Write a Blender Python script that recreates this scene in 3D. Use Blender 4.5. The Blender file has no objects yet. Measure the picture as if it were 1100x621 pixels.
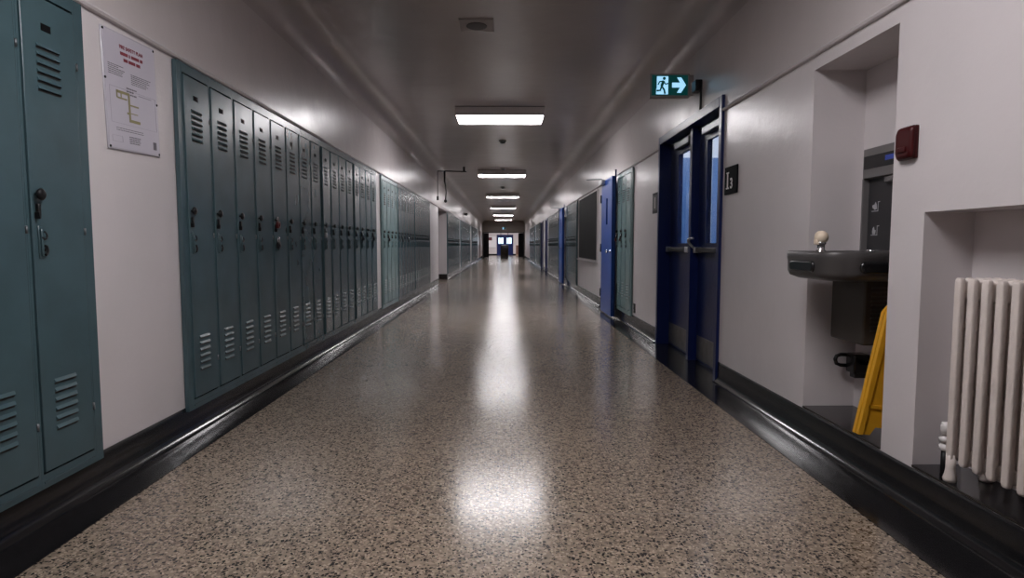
import bpy, bmesh, math, random
from mathutils import Matrix, Vector
random.seed(11)
S = bpy.context.scene
C = S.collection
PI = math.pi

# ------------------------------------------------------------------ dimensions (metres)
XL, XR = -1.71, 1.60          # corridor wall planes
HC = 2.92                     # ceiling
RC = 0.30                     # ceiling cove radius
YB, YE = -6.0, 47.6           # back of corridor, end wall
LT = 1.995                    # top of the locker line / underside of the moulding

# ------------------------------------------------------------------ materials
def new_mat(name):
    m = bpy.data.materials.new(name); m.use_nodes = True
    nt = m.node_tree
    return m, nt, nt.nodes['Principled BSDF']
def pm(name, col, rough=0.5, metal=0.0, spec=0.5, bump=0.0, bscale=40.0, var=0.0, vscale=3.0, coat=0.0, emit=None, estr=0.0):
    m, nt, b = new_mat(name)
    b.inputs['Base Color'].default_value = (*col, 1)
    b.inputs['Roughness'].default_value = rough
    b.inputs['Metallic'].default_value = metal
    b.inputs['Specular IOR Level'].default_value = spec
    b.inputs['Coat Weight'].default_value = coat
    N, L = nt.nodes, nt.links
    if bump or var:
        geo = N.new('ShaderNodeNewGeometry')
    if bump:
        n = N.new('ShaderNodeTexNoise'); n.inputs['Scale'].default_value = bscale; n.inputs['Detail'].default_value = 3
        L.new(geo.outputs['Position'], n.inputs['Vector'])
        bp = N.new('ShaderNodeBump'); bp.inputs['Strength'].default_value = bump; bp.inputs['Distance'].default_value = 0.01
        L.new(n.outputs['Fac'], bp.inputs['Height']); L.new(bp.outputs['Normal'], b.inputs['Normal'])
    if var:
        n2 = N.new('ShaderNodeTexNoise'); n2.inputs['Scale'].default_value = vscale; n2.inputs['Detail'].default_value = 4
        L.new(geo.outputs['Position'], n2.inputs['Vector'])
        mr = N.new('ShaderNodeMapRange'); mr.inputs['From Min'].default_value = .3; mr.inputs['From Max'].default_value = .7
        mr.inputs['To Min'].default_value = 1 - var; mr.inputs['To Max'].default_value = 1 + var
        L.new(n2.outputs['Fac'], mr.inputs['Value'])
        mx = N.new('ShaderNodeMix'); mx.data_type = 'RGBA'; mx.blend_type = 'MULTIPLY'; mx.inputs[0].default_value = 1
        mx.inputs[6].default_value = (*col, 1)
        L.new(mr.outputs['Result'], mx.inputs[7]); L.new(mx.outputs[2], b.inputs['Base Color'])
    if emit:
        b.inputs['Emission Color'].default_value = (*emit, 1); b.inputs['Emission Strength'].default_value = estr
    return m

def wall_paint(name, col, rough, bump):
    """glossy brushed oil paint: fine roller bump plus broad trowel undulation"""
    m, nt, b = new_mat(name); N, L = nt.nodes, nt.links
    b.inputs['Roughness'].default_value = rough; b.inputs['Specular IOR Level'].default_value = .65
    geo = N.new('ShaderNodeNewGeometry')
    n1 = N.new('ShaderNodeTexNoise'); n1.inputs['Scale'].default_value = 3.2; n1.inputs['Detail'].default_value = 3
    n2 = N.new('ShaderNodeTexNoise'); n2.inputs['Scale'].default_value = 55; n2.inputs['Detail'].default_value = 2
    for n in (n1, n2): L.new(geo.outputs['Position'], n.inputs['Vector'])
    b1 = N.new('ShaderNodeBump'); b1.inputs['Strength'].default_value = .35; b1.inputs['Distance'].default_value = .02
    b2 = N.new('ShaderNodeBump'); b2.inputs['Strength'].default_value = bump; b2.inputs['Distance'].default_value = .004
    L.new(n1.outputs['Fac'], b1.inputs['Height']); L.new(n2.outputs['Fac'], b2.inputs['Height'])
    L.new(b1.outputs['Normal'], b2.inputs['Normal']); L.new(b2.outputs['Normal'], b.inputs['Normal'])
    n3 = N.new('ShaderNodeTexNoise'); n3.inputs['Scale'].default_value = 1.6; n3.inputs['Detail'].default_value = 5
    L.new(geo.outputs['Position'], n3.inputs['Vector'])
    cr = N.new('ShaderNodeValToRGB')
    cr.color_ramp.elements[0].position = .3; cr.color_ramp.elements[0].color = (*[c * .93 for c in col], 1)
    cr.color_ramp.elements[1].position = .7; cr.color_ramp.elements[1].color = (*col, 1)
    L.new(n3.outputs['Fac'], cr.inputs['Fac']); L.new(cr.outputs['Color'], b.inputs['Base Color'])
    return m

def terrazzo():
    m, nt, b = new_mat('terrazzo'); N, L = nt.nodes, nt.links
    geo = N.new('ShaderNodeNewGeometry')
    # slight warp so that chips are irregular
    wn = N.new('ShaderNodeTexNoise'); wn.inputs['Scale'].default_value = 90
    L.new(geo.outputs['Position'], wn.inputs['Vector'])
    wm = N.new('ShaderNodeVectorMath'); wm.operation = 'MULTIPLY_ADD'; wm.inputs[1].default_value = (.012, .012, 0)
    L.new(wn.outputs['Color'], wm.inputs[0]); L.new(geo.outputs['Position'], wm.inputs[2])
    def layer(scale, lo):
        v = N.new('ShaderNodeTexVoronoi'); v.voronoi_dimensions = '2D'; v.inputs['Scale'].default_value = scale
        L.new(wm.outputs[0], v.inputs['Vector'])
        sp = N.new('ShaderNodeSeparateColor'); L.new(v.outputs['Color'], sp.inputs[0])
        lt = N.new('ShaderNodeMath'); lt.operation = 'LESS_THAN'; lt.inputs[1].default_value = lo
        L.new(sp.outputs['Red'], lt.inputs[0])
        d = N.new('ShaderNodeMath'); d.operation = 'LESS_THAN'; d.inputs[1].default_value = .43
        L.new(v.outputs['Distance'], d.inputs[0])
        mu = N.new('ShaderNodeMath'); mu.operation = 'MULTIPLY'
        L.new(lt.outputs[0], mu.inputs[0]); L.new(d.outputs[0], mu.inputs[1])
        return v, sp, mu
    vb, sb, mb_ = layer(78, .18)
    vs, ss, ms_ = layer(150, .19)
    vt, st, mt_ = layer(85, .30)
    # matrix colour, per-cell tint
    cr = N.new('ShaderNodeValToRGB'); e = cr.color_ramp.elements
    e[0].position = 0; e[0].color = FLOOR_A; e[1].position = 1; e[1].color = FLOOR_B
    L.new(st.outputs['Green'], cr.inputs['Fac'])
    big = N.new('ShaderNodeTexNoise'); big.inputs['Scale'].default_value = .9; big.inputs['Detail'].default_value = 4
    L.new(geo.outputs['Position'], big.inputs['Vector'])
    mr = N.new('ShaderNodeMapRange'); mr.inputs['From Min'].default_value = .3; mr.inputs['From Max'].default_value = .7
    mr.inputs['To Min'].default_value = .82; mr.inputs['To Max'].default_value = 1.1
    L.new(big.outputs['Fac'], mr.inputs['Value'])
    mx0 = N.new('ShaderNodeMix'); mx0.data_type = 'RGBA'; mx0.blend_type = 'MULTIPLY'; mx0.inputs[0].default_value = 1
    L.new(cr.outputs['Color'], mx0.inputs[6]); L.new(mr.outputs['Result'], mx0.inputs[7])
    def over(prev, fac, col):
        mx = N.new('ShaderNodeMix'); mx.data_type = 'RGBA'; mx.inputs[7].default_value = (*col, 1)
        L.new(fac, mx.inputs[0]); L.new(prev, mx.inputs[6]); return mx.outputs[2]
    c = over(mx0.outputs[2], mt_.outputs[0], (.36, .29, .225))
    c = over(c, ms_.outputs[0], (.03, .026, .024))
    c = over(c, mb_.outputs[0], (.018, .016, .016))
    # worn brown scuffs
    sc = N.new('ShaderNodeTexNoise'); sc.inputs['Scale'].default_value = 2.3; sc.inputs['Detail'].default_value = 6
    L.new(geo.outputs['Position'], sc.inputs['Vector'])
    sr = N.new('ShaderNodeMapRange'); sr.inputs['From Min'].default_value = .66; sr.inputs['From Max'].default_value = .78; sr.inputs['To Max'].default_value = .35
    L.new(sc.outputs['Fac'], sr.inputs['Value'])
    c = over(c, sr.outputs['Result'], (.10, .065, .04))
    # divider strips across the hall: brass-grey lines every 4.8 m
    spx = N.new('ShaderNodeSeparateXYZ'); L.new(geo.outputs['Position'], spx.inputs[0])
    ad = N.new('ShaderNodeMath'); ad.operation = 'ADD'; ad.inputs[1].default_value = 4.8 * 10 - 2.245
    L.new(spx.outputs['Y'], ad.inputs[0])
    md = N.new('ShaderNodeMath'); md.operation = 'MODULO'; md.inputs[1].default_value = 4.8; L.new(ad.outputs[0], md.inputs[0])
    ls = N.new('ShaderNodeMath'); ls.operation = 'LESS_THAN'; ls.inputs[1].default_value = .004; L.new(md.outputs[0], ls.inputs[0])
    c = over(c, ls.outputs[0], (.24, .21, .18))
    L.new(c, b.inputs['Base Color'])
    rn = N.new('ShaderNodeTexNoise'); rn.inputs['Scale'].default_value = 5; rn.inputs['Detail'].default_value = 4
    L.new(geo.outputs['Position'], rn.inputs['Vector'])
    rr = N.new('ShaderNodeMapRange'); rr.inputs['To Min'].default_value = FLOOR_R - .03; rr.inputs['To Max'].default_value = FLOOR_R + .05
    L.new(rn.outputs['Fac'], rr.inputs['Value']); L.new(rr.outputs['Result'], b.inputs['Roughness'])
    b.inputs['Specular IOR Level'].default_value = FLOOR_SPEC
    bp = N.new('ShaderNodeBump'); bp.inputs['Strength'].default_value = .12; bp.inputs['Distance'].default_value = .002
    L.new(rn.outputs['Fac'], bp.inputs['Height']); L.new(bp.outputs['Normal'], b.inputs['Normal'])
    return m

def locker_paint(name, col):
    m, nt, b = new_mat(name); N, L = nt.nodes, nt.links
    geo = N.new('ShaderNodeNewGeometry')
    n = N.new('ShaderNodeTexNoise'); n.inputs['Scale'].default_value = 5; n.inputs['Detail'].default_value = 5
    L.new(geo.outputs['Position'], n.inputs['Vector'])
    cr = N.new('ShaderNodeValToRGB'); e = cr.color_ramp.elements
    e[0].position = .3; e[0].color = (*[c * .85 for c in col], 1); e[1].position = .72; e[1].color = (*[c * 1.08 for c in col], 1)
    L.new(n.outputs['Fac'], cr.inputs['Fac'])
    # scattered rust freckles and scrapes
    r = N.new('ShaderNodeTexNoise'); r.inputs['Scale'].default_value = 7.5; r.inputs['Detail'].default_value = 8; r.inputs['Roughness'].default_value = .75
    L.new(geo.outputs['Position'], r.inputs['Vector'])
    mr = N.new('ShaderNodeMapRange'); mr.inputs['From Min'].default_value = .68; mr.inputs['From Max'].default_value = .78; mr.inputs['To Max'].default_value = .5
    L.new(r.outputs['Fac'], mr.inputs['Value'])
    mx = N.new('ShaderNodeMix'); mx.data_type = 'RGBA'; mx.inputs[7].default_value = (.09, .065, .05, 1)
    L.new(mr.outputs['Result'], mx.inputs[0]); L.new(cr.outputs['Color'], mx.inputs[6]); L.new(mx.outputs[2], b.inputs['Base Color'])
    b.inputs['Roughness'].default_value = .27
    b.inputs['Specular IOR Level'].default_value = .7
    # sheet metal waves, stretched upright
    mp = N.new('ShaderNodeMapping'); mp.inputs['Scale'].default_value = (6, 6, .9)
    L.new(geo.outputs['Position'], mp.inputs['Vector'])
    w = N.new('ShaderNodeTexNoise'); w.inputs['Scale'].default_value = 1; w.inputs['Detail'].default_value = 1.5
    L.new(mp.outputs[0], w.inputs['Vector'])
    bp = N.new('ShaderNodeBump'); bp.inputs['Strength'].default_value = .22; bp.inputs['Distance'].default_value = .010
    L.new(w.outputs['Fac'], bp.inputs['Height']); L.new(bp.outputs['Normal'], b.inputs['Normal'])
    return m

FLOOR_A = (.17, .134, .103, 1); FLOOR_B = (.31, .246, .19, 1); FLOOR_R = .18; FLOOR_SPEC = .37
M = {}
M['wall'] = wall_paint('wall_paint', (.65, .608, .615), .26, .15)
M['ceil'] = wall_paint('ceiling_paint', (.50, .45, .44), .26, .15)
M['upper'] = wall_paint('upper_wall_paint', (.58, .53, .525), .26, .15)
M['floor'] = terrazzo()
M['black_terrazzo'] = pm('black_terrazzo', (.011, .0105, .0115), .15, spec=.7, var=.35, vscale=60, bump=.03, bscale=150)
M['teal'] = locker_paint('teal_locker_paint', (.054, .097, .112))
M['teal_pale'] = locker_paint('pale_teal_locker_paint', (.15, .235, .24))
M['dark'] = pm('black_void', (.006, .006, .007), .7)
M['blackmetal'] = pm('black_metal', (.008, .008, .009), .45, spec=.3)
M['hardware'] = pm('worn_steel', (.16, .17, .18), .35, .8)
M['steel'] = pm('brushed_steel', (.55, .55, .56), .3, 1.0)
M['chrome'] = pm('chrome', (.8, .8, .82), .12, 1.0)
M['silver'] = pm('silver_paint', (.45, .45, .46), .35, .6)
M['red_lock'] = pm('red_lacquer', (.075, .005, .006), .35)
M['navy'] = pm('navy_gloss_paint', (.006, .014, .080), .30, spec=.35, bump=.15, bscale=30)
M['blue'] = pm('blue_door_paint', (.013, .055, .26), .34, spec=.25, bump=.15, bscale=30, var=.08)
M['plate'] = pm('kick_plate_metal', (.22, .21, .20), .4, .8, var=.2, vscale=15)
M['white_plastic'] = pm('white_plastic', (.68, .65, .64), .4)
M['acrylic'] = pm('acrylic_sheet', (.48, .46, .51), .25)
M['paper'] = pm('plan_paper', (.50, .475, .54), .35)
M['ink'] = pm('grey_ink', (.14, .13, .15), .6)
M['ink_light'] = pm('pale_ink', (.32, .30, .36), .6)
M['red_ink'] = pm('red_ink', (.20, .025, .04), .6)
M['ochre'] = pm('ochre_ink', (.26, .23, .11), .6)
M['light_box'] = pm('fixture_housing', (.74, .68, .68), .45)
M['diffuser'] = pm('lit_diffuser', (.9, .9, .9), .4, emit=(1, .965, .985), estr=27)
M['signgreen'] = pm('exit_face_green', (.0, .06, .05), .35, emit=(.0, .10, .10), estr=.22)
M['signlit'] = pm('exit_lit_pictogram', (.5, .8, 1), .4, emit=(.36, .72, 1), estr=.95)
M['signgrey'] = pm('exit_housing', (.30, .27, .26), .5)
M['radiator'] = pm('radiator_enamel', (.66, .59, .55), .38, bump=.25, bscale=60, var=.06, vscale=9)
M['yellow'] = pm('yellow_plastic', (.66, .33, .016), .45)
M['alarm'] = pm('alarm_red', (.045, .002, .003), .45, spec=.25)
M['slate'] = pm('blackboard_slate', (.013, .014, .016), .6, spec=.08, var=.2, vscale=2)
M['alu'] = pm('aluminium_trim', (.5, .48, .48), .35, .7)
M['fount'] = pm('fountain_black_steel', (.085, .08, .08), .38, .3)
M['fountgrey'] = pm('fountain_grey_panel', (.19, .18, .18), .42, .3)
M['cabinet'] = pm('fountain_cabinet_brown', (.055, .045, .038), .5)
M['black'] = pm('gloss_black', (.008, .008, .009), .22)
M['signdark'] = pm('dark_grey_metal', (.03, .03, .032), .7, .0, spec=.2)
M['blackplate'] = pm('matt_black_plate', (.005, .005, .006), .75, spec=.08)
M['endwall'] = pm('end_wall_brown_paint', (.17, .14, .115), .45)
M['liner'] = pm('recess_charcoal', (.032, .031, .034), .5)
M['icon'] = pm('printed_icon_grey', (.42, .42, .44), .5)
M['led'] = pm('blue_display', (.01, .015, .07), .3, emit=(.05, .09, .5), estr=.25)
M['cream'] = pm('cream_rubber', (.75, .62, .48), .5)
M['glass'] = None
g, nt, b = new_mat('door_glass'); b.inputs['Base Color'].default_value = (.9, .95, 1, 1); b.inputs['Roughness'].default_value = .04
b.inputs['Transmission Weight'].default_value = 1.0; b.inputs['IOR'].default_value = 1.1; M['glass'] = g
M['vest_wall'] = pm('vestibule_paint', (.42, .48, .56), .5)
M['vest_blue'] = pm('vestibule_blue_paint', (.035, .10, .25), .4)
M['wood'] = pm('brown_wood', (.14, .07, .055), .45, var=.2, vscale=8)
M['tan'] = pm('tan_cabinet', (.40, .29, .21), .5)
M['daylight'] = pm('daylit_pane', (.6, .75, .9), .3, emit=(.62, .82, 1), estr=1.6)
M['maroon'] = pm('maroon_print', (.12, .02, .03), .6)
M['white_board'] = pm('white_panel', (.75, .74, .76), .35)
M['speakergrille'] = pm('speaker_grille', (.13, .12, .12), .6)
M['speakerplate'] = pm('speaker_plate', (.42, .38, .37), .5)

# ------------------------------------------------------------------ mesh builder
class MB:
    def __init__(s, T=None): s.bm = bmesh.new(); s.T = T or Matrix.Identity(4)
    def _v(s, p): return s.bm.verts.new(s.T @ Vector(p))
    def face(s, vs, mi=0, smooth=False):
        try: f = s.bm.faces.new(vs)
        except ValueError: return None
        f.material_index = mi; f.smooth = smooth; return f
    def box(s, x0, x1, y0, y1, z0, z1, mi=0, bev=0.0, seg=2):
        if x0 > x1: x0, x1 = x1, x0
        if y0 > y1: y0, y1 = y1, y0
        if z0 > z1: z0, z1 = z1, z0
        p = [s._v(q) for q in ((x0,y0,z0),(x1,y0,z0),(x1,y1,z0),(x0,y1,z0),(x0,y0,z1),(x1,y0,z1),(x1,y1,z1),(x0,y1,z1))]
        fs = [s.face([p[i] for i in f], mi) for f in ((0,3,2,1),(4,5,6,7),(0,1,5,4),(1,2,6,5),(2,3,7,6),(3,0,4,7))]
        if bev:
            es = list({e for f in fs for e in f.edges})
            r = bmesh.ops.bevel(s.bm, geom=es, offset=bev, segments=seg, affect='EDGES', profile=.5)
            for f in r['faces']: f.smooth = True; f.material_index = mi
        return s
    def prism(s, poly, axis, a, b, mi=0, smooth=False):
        """poly: 2D points in the two other axes (in x,y,z order); extruded along axis from a to b"""
        def P(u, v, w):
            return (w, u, v) if axis == 'x' else (u, w, v) if axis == 'y' else (u, v, w)
        A = [s._v(P(u, v, a)) for u, v in poly]; B = [s._v(P(u, v, b)) for u, v in poly]
        n = len(poly)
        s.face(A[::-1], mi); s.face(B, mi)
        for i in range(n): s.face([A[i], A[(i+1) % n], B[(i+1) % n], B[i]], mi, smooth)
        return s
    def strip(s, prof, axis, a, b, mi=0, smooth=True):
        """open profile sheet along axis"""
        def P(u, v, w): return (w, u, v) if axis == 'x' else (u, w, v) if axis == 'y' else (u, v, w)
        A = [s._v(P(u, v, a)) for u, v in prof]; B = [s._v(P(u, v, b)) for u, v in prof]
        for i in range(len(prof) - 1): s.face([A[i], A[i+1], B[i+1], B[i]], mi, smooth)
        return s
    def tube(s, pts, r, n=10, mi=0, cap=True):
        pts = [Vector(p) for p in pts]; rings = []
        rs = r if isinstance(r, (list, tuple)) else [r] * len(pts)
        ref = None
        for i, p in enumerate(pts):
            t = (pts[min(i+1, len(pts)-1)] - pts[max(i-1, 0)]).normalized()
            if ref is None: ref = t.orthogonal().normalized()
            u = (ref - t * ref.dot(t)).normalized(); ref = u; w = t.cross(u)
            rings.append([s._v(p + (u * math.cos(2*PI*k/n) + w * math.sin(2*PI*k/n)) * rs[i]) for k in range(n)])
        for a, b in zip(rings, rings[1:]):
            for k in range(n): s.face([a[k], a[(k+1) % n], b[(k+1) % n], b[k]], mi, True)
        if cap: s.face(rings[0][::-1], mi); s.face(rings[-1], mi)
        return s
    def lathe(s, prof, c=(0,0,0), axis='z', n=24, mi=0):
        """prof: (radius, height along axis)"""
        rings = []
        for r, h in prof:
            ring = []
            for k in range(n):
                a = 2*PI*k/n; u, v = r*math.cos(a), r*math.sin(a)
                q = (u, v, h) if axis == 'z' else (h, u, v) if axis == 'x' else (v, h, u)
                ring.append(s._v((c[0]+q[0], c[1]+q[1], c[2]+q[2])))
            rings.append(ring)
        for a, b in zip(rings, rings[1:]):
            for k in range(n): s.face([a[k], a[(k+1) % n], b[(k+1) % n], b[k]], mi, True)
        s.face(rings[0][::-1], mi); s.face(rings[-1], mi)
        return s
    def loops(s, loops, mi=0, cap0=True, cap1=True, smooth=True):
        R = [[s._v(p) for p in lp] for lp in loops]; n = len(R[0])
        for a, b in zip(R, R[1:]):
            for k in range(n): s.face([a[k], a[(k+1) % n], b[(k+1) % n], b[k]], mi, smooth)
        if cap0: s.face(R[0][::-1], mi)
        if cap1: s.face(R[-1], mi)
        return s
    def text(s, body, size, at, mi=0, ext=.0004, align='LEFT', bold=0.0):
        """flat lettering in the local XZ plane (reading along +x, up +z, facing -y)"""
        cu = bpy.data.curves.new('t', 'FONT'); cu.body = body; cu.size = size; cu.align_x = align; cu.extrude = ext; cu.offset = bold
        o = bpy.data.objects.new('t', cu); C.objects.link(o)
        dg = bpy.context.evaluated_depsgraph_get(); dg.update()
        me = bpy.data.meshes.new_from_object(o.evaluated_get(dg))
        vs = [s._v((at[0] + v.co.x, at[1] - v.co.z, at[2] + v.co.y)) for v in me.vertices]
        for p in me.polygons: s.face([vs[i] for i in p.vertices], mi)
        bpy.data.objects.remove(o); bpy.data.curves.remove(cu); bpy.data.meshes.remove(me)
        return s
    def build(s, name, mats, parent=None, loc=None, shared=None):
        bmesh.ops.recalc_face_normals(s.bm, faces=s.bm.faces)
        me = bpy.data.meshes.new(name); s.bm.to_mesh(me); s.bm.free()
        for m in (mats if isinstance(mats, (list, tuple)) else [mats]): me.materials.append(m)
        o = bpy.data.objects.new(name, me); C.objects.link(o)
        if parent: o.parent = parent
        if loc: o.location = loc
        return o

def tag(o, label=None, cat=None, group=None, kind=None):
    if label: o['label'] = label
    if cat: o['category'] = cat
    if group: o['group'] = group
    if kind: o['kind'] = kind
    return o
def thing(name, label, cat, loc=(0,0,0), rotz=0, group=None):
    o = bpy.data.objects.new(name, None); C.objects.link(o)
    o.empty_display_size = .1
    o.location = loc; o.rotation_euler = (0, 0, rotz)
    return tag(o, label, cat, group)
def struct(mb, name, mats, label=None):
    o = mb.build(name, mats); o['kind'] = 'structure'
    if label: o['label'] = label
    return o
def dup(o, parent=None):
    c = o.copy(); C.objects.link(c)
    if parent: c.parent = parent
    for ch in list(o.children): dup(ch, c)
    return c
LEFTW, RIGHTW, FACE = PI/2, -PI/2, 0.0     # local x runs along the wall, local +y into the wall
ORD = ['zeroth','first','second','third','fourth','fifth','sixth','seventh','eighth','ninth','tenth','eleventh','twelfth','thirteenth','fourteenth','fifteenth','sixteenth','seventeenth','eighteenth','nineteenth','twentieth','twenty-first','twenty-second','twenty-third','twenty-fourth','twenty-fifth']

# ------------------------------------------------------------------ walls with recesses
def wall(name, X, out, y0, y1, z1, holes, mats):
    """vertical wall at X, recesses go away from the hall (out = -1 left, +1 right); holes (ya, yb, za, zb, depth)"""
    m = MB()
    ys = sorted({y0, y1, *[h[0] for h in holes], *[h[1] for h in holes]})
    zs = sorted({0.0, 2.0, z1, *[h[2] for h in holes], *[h[3] for h in holes]})
    for a, b in zip(ys, ys[1:]):
        for c, d in zip(zs, zs[1:]):
            if any(h[0] <= a and b <= h[1] and h[2] <= c and d <= h[3] for h in holes): continue
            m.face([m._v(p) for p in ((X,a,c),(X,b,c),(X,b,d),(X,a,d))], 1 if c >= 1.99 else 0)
    for ya, yb, za, zb, dp in holes:
        X2 = X + out*dp
        if za > 0: m.face([m._v(p) for p in ((X,ya,za),(X,yb,za),(X2,yb,za),(X2,ya,za))])
        m.face([m._v(p) for p in ((X,ya,zb),(X,yb,zb),(X2,yb,zb),(X2,ya,zb))])
        m.face([m._v(p) for p in ((X,ya,za),(X2,ya,za),(X2,ya,zb),(X,ya,zb))])
        m.face([m._v(p) for p in ((X,yb,za),(X2,yb,za),(X2,yb,zb),(X,yb,zb))])
        if dp < 3: m.face([m._v(p) for p in ((X2,ya,za),(X2,yb,za),(X2,yb,zb),(X2,ya,zb))])
    bmesh.ops.remove_doubles(m.bm, verts=m.bm.verts, dist=1e-5)
    return struct(m, name, mats)

PITCH, LW, LZ, LHT = .2975, .2965, .137, 1.845      # locker pitch, width, base height, height
# (start Y, count) of each locker row; left rows run away from the camera
ROWS_L = [(1.87, 2), (3.245, 16), (8.44, 18), (18.12, 16), (23.62, 22), (31.75, 21)]
ROWS_R = [(7.535, 3), (13.215, 7), (17.62, 13), (26.75, 12), (31.4, 20)]
FL = .042
def row_hole(y, n): return (y - FL + .008, y + n*PITCH + FL - .008, LZ + .026, LZ + LHT - .006, .40)
ALC = (15.75, 18.05)
holesL = [row_hole(*r) for r in ROWS_L] + [(ALC[0], ALC[1], 0.0, 2.02, 1.6)]
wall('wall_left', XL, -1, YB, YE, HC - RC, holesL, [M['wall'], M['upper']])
NF = (2.497, 3.168)            # fountain niche
NR = (.95, 2.298)              # radiator niche
DD = (4.47, 6.24)              # double doors
DW1 = (9.36, 9.98); DW2 = (16.45, 17.30); DN1 = (22.35, 23.4); DN2 = (24.85, 26.2)
holesR = [row_hole(*r) for r in ROWS_R] + [(NF[0], NF[1], .16, 1.925, .27), (NR[0], NR[1], .16, 1.153, .195),
          (DD[0], DD[1], 0, 2.07, .16), (DW1[0], DW1[1], 0, 1.98, .25), (DW2[0], DW2[1], 0, 1.98, .25), (DN1[0], DN1[1], 0, 1.98, .1), (DN2[0], DN2[1], 0, 1.98, .1)]
# the double-door opening is open at the back (stair lobby behind): depth flag > 3 would leave it open, so build it by hand
holesR2 = [h for h in holesR if h[0] != DD[0]]
def wall_right():
    m = MB(); X, out, z1 = XR, 1, HC - RC
    hs = holesR
    ys = sorted({YB, YE, *[h[0] for h in hs], *[h[1] for h in hs]}); zs = sorted({0.0, 2.0, z1, *[h[2] for h in hs], *[h[3] for h in hs]})
    for a, b in zip(ys, ys[1:]):
        for c, d in zip(zs, zs[1:]):
            if any(h[0] <= a and b <= h[1] and h[2] <= c and d <= h[3] for h in hs): continue
            m.face([m._v(p) for p in ((X,a,c),(X,b,c),(X,b,d),(X,a,d))], 1 if c >= 1.99 else 0)
    for ya, yb, za, zb, dp in hs:
        X2 = X + out*dp
        if za > 0: m.face([m._v(p) for p in ((X,ya,za),(X,yb,za),(X2,yb,za),(X2,ya,za))])
        m.face([m._v(p) for p in ((X,ya,zb),(X,yb,zb),(X2,yb,zb),(X2,ya,zb))])
        for y in (ya, yb): m.face([m._v(p) for p in ((X,y,za),(X2,y,za),(X2,y,zb),(X,y,zb))])
        if ya != DD[0]: m.face([m._v(p) for p in ((X2,ya,za),(X2,yb,za),(X2,yb,zb),(X2,ya,zb))])
    bmesh.ops.remove_doubles(m.bm, verts=m.bm.verts, dist=1e-5)
    return struct(m, 'wall_right', [M['wall'], M['upper']])
wall_right()

# ceiling with coved edges
prof = []
for k in range(13):
    a = PI - k/12*PI/2
    prof.append((XL + RC + RC*math.cos(a), HC - RC + RC*math.sin(a)))
for k in range(13):
    a = PI/2 - k/12*PI/2
    prof.append((XR - RC + RC*math.cos(a), HC - RC + RC*math.sin(a)))
struct(MB().strip(prof, 'y', YB, YE), 'ceiling', M['ceil'])
# floor slab
m = MB(); m.box(-3.4, 3.8, YB, 59, -.08, 0); struct(m, 'floor', M['floor'])
# back wall behind the camera
m = MB(); m.box(XL - .1, XR + .1, YB - .1, YB, 0, HC); struct(m, 'wall_back', M['wall'])

# baseboards: black terrazzo border sweeping up in a cove
def base_prof(X, s, inner):
    p = [(inner, .0005), (inner, .003), (X - s*.095, .004)]
    r = .052; cx, cz = X - s*(.007 + r), .004 + r
    for k in range(9):
        a = -PI/2 + k/8*PI/2
        p.append((cx + s*r*math.cos(a), cz + r*math.sin(a)))
    p += [(X - s*.007, .150), (X - s*.003, .157), (X + s*.01, .157), (X + s*.01, .0005)]
    return p
def baseboard(name, X, s, inner, a, b):
    m = MB(); p = base_prof(X, s, inner)
    m.strip(p + [p[0]], 'y', a, b, smooth=False)
    m.bm.faces.ensure_lookup_table()
    for k in range(2, 12): m.bm.faces[k].smooth = True          # the cove itself
    for yy in (a, b): m.face([m._v((u, yy, v)) for u, v in p])
    o = struct(m, name, M['black_terrazzo'])
    return o
bl = [(YB, ALC[0]), (ALC[1], YE)]
for i, (a, b) in enumerate(bl): baseboard('baseboard_left' + ('' if i == 0 else '_far'), XL, -1, -1.517, a, b)
br = [(YB, DD[0]-.02), (DD[1]+.02, DW1[0]), (DW1[1], DW2[0]), (DW2[1], DN1[0]), (DN1[1], DN2[0]), (DN2[1], YE)]
for i, (a, b) in enumerate(br): baseboard('baseboard_right' + ('' if i == 0 else '_%d' % i), XR, 1, 1.366, a, b)
# flat border in front of doorways (no cove there)
m = MB()
for a, b in ((DD[0]-.02, DD[1]+.02), (DW1[0], DW1[1]), (DW2[0], DW2[1]), (DN1[0], DN1[1]), (DN2[0], DN2[1])):
    m.box(1.366, XR + .16, a, b, .0002, .003)
struct(m, 'trim_3', M['black_terrazzo'])
m = MB(); m.box(-3.3, XL + .01, ALC[1] - .03, ALC[1] - .001, 0, .155); struct(m, 'baseboard_alcove', M['black_terrazzo'])
# niche sills: black slabs on the base
for i, (nn, dp) in enumerate(((NF, .27), (NR, .195))):
    m = MB(); m.box(XR - .004, XR + dp - .002, nn[0] + .002, nn[1] - .002, .1605, .170); struct(m, 'trim_%d' % (4 + i), M['black_terrazzo'])

# picture-rail moulding on both walls
def moulding(name, X, s, a, b):
    p = [(X, 1.993), (X - s*.018, 1.996), (X - s*.024, 2.006), (X - s*.018, 2.016), (X, 2.022)]
    m = MB(); m.prism(p, 'y', a, b); struct(m, name, M['wall'])
moulding('trim_1', XL, -1, YB, YE)
moulding('trim_2', XR, 1, YB, DD[0] - .03); moulding('trim_6', XR, 1, DD[1] + .03, YE)

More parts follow.
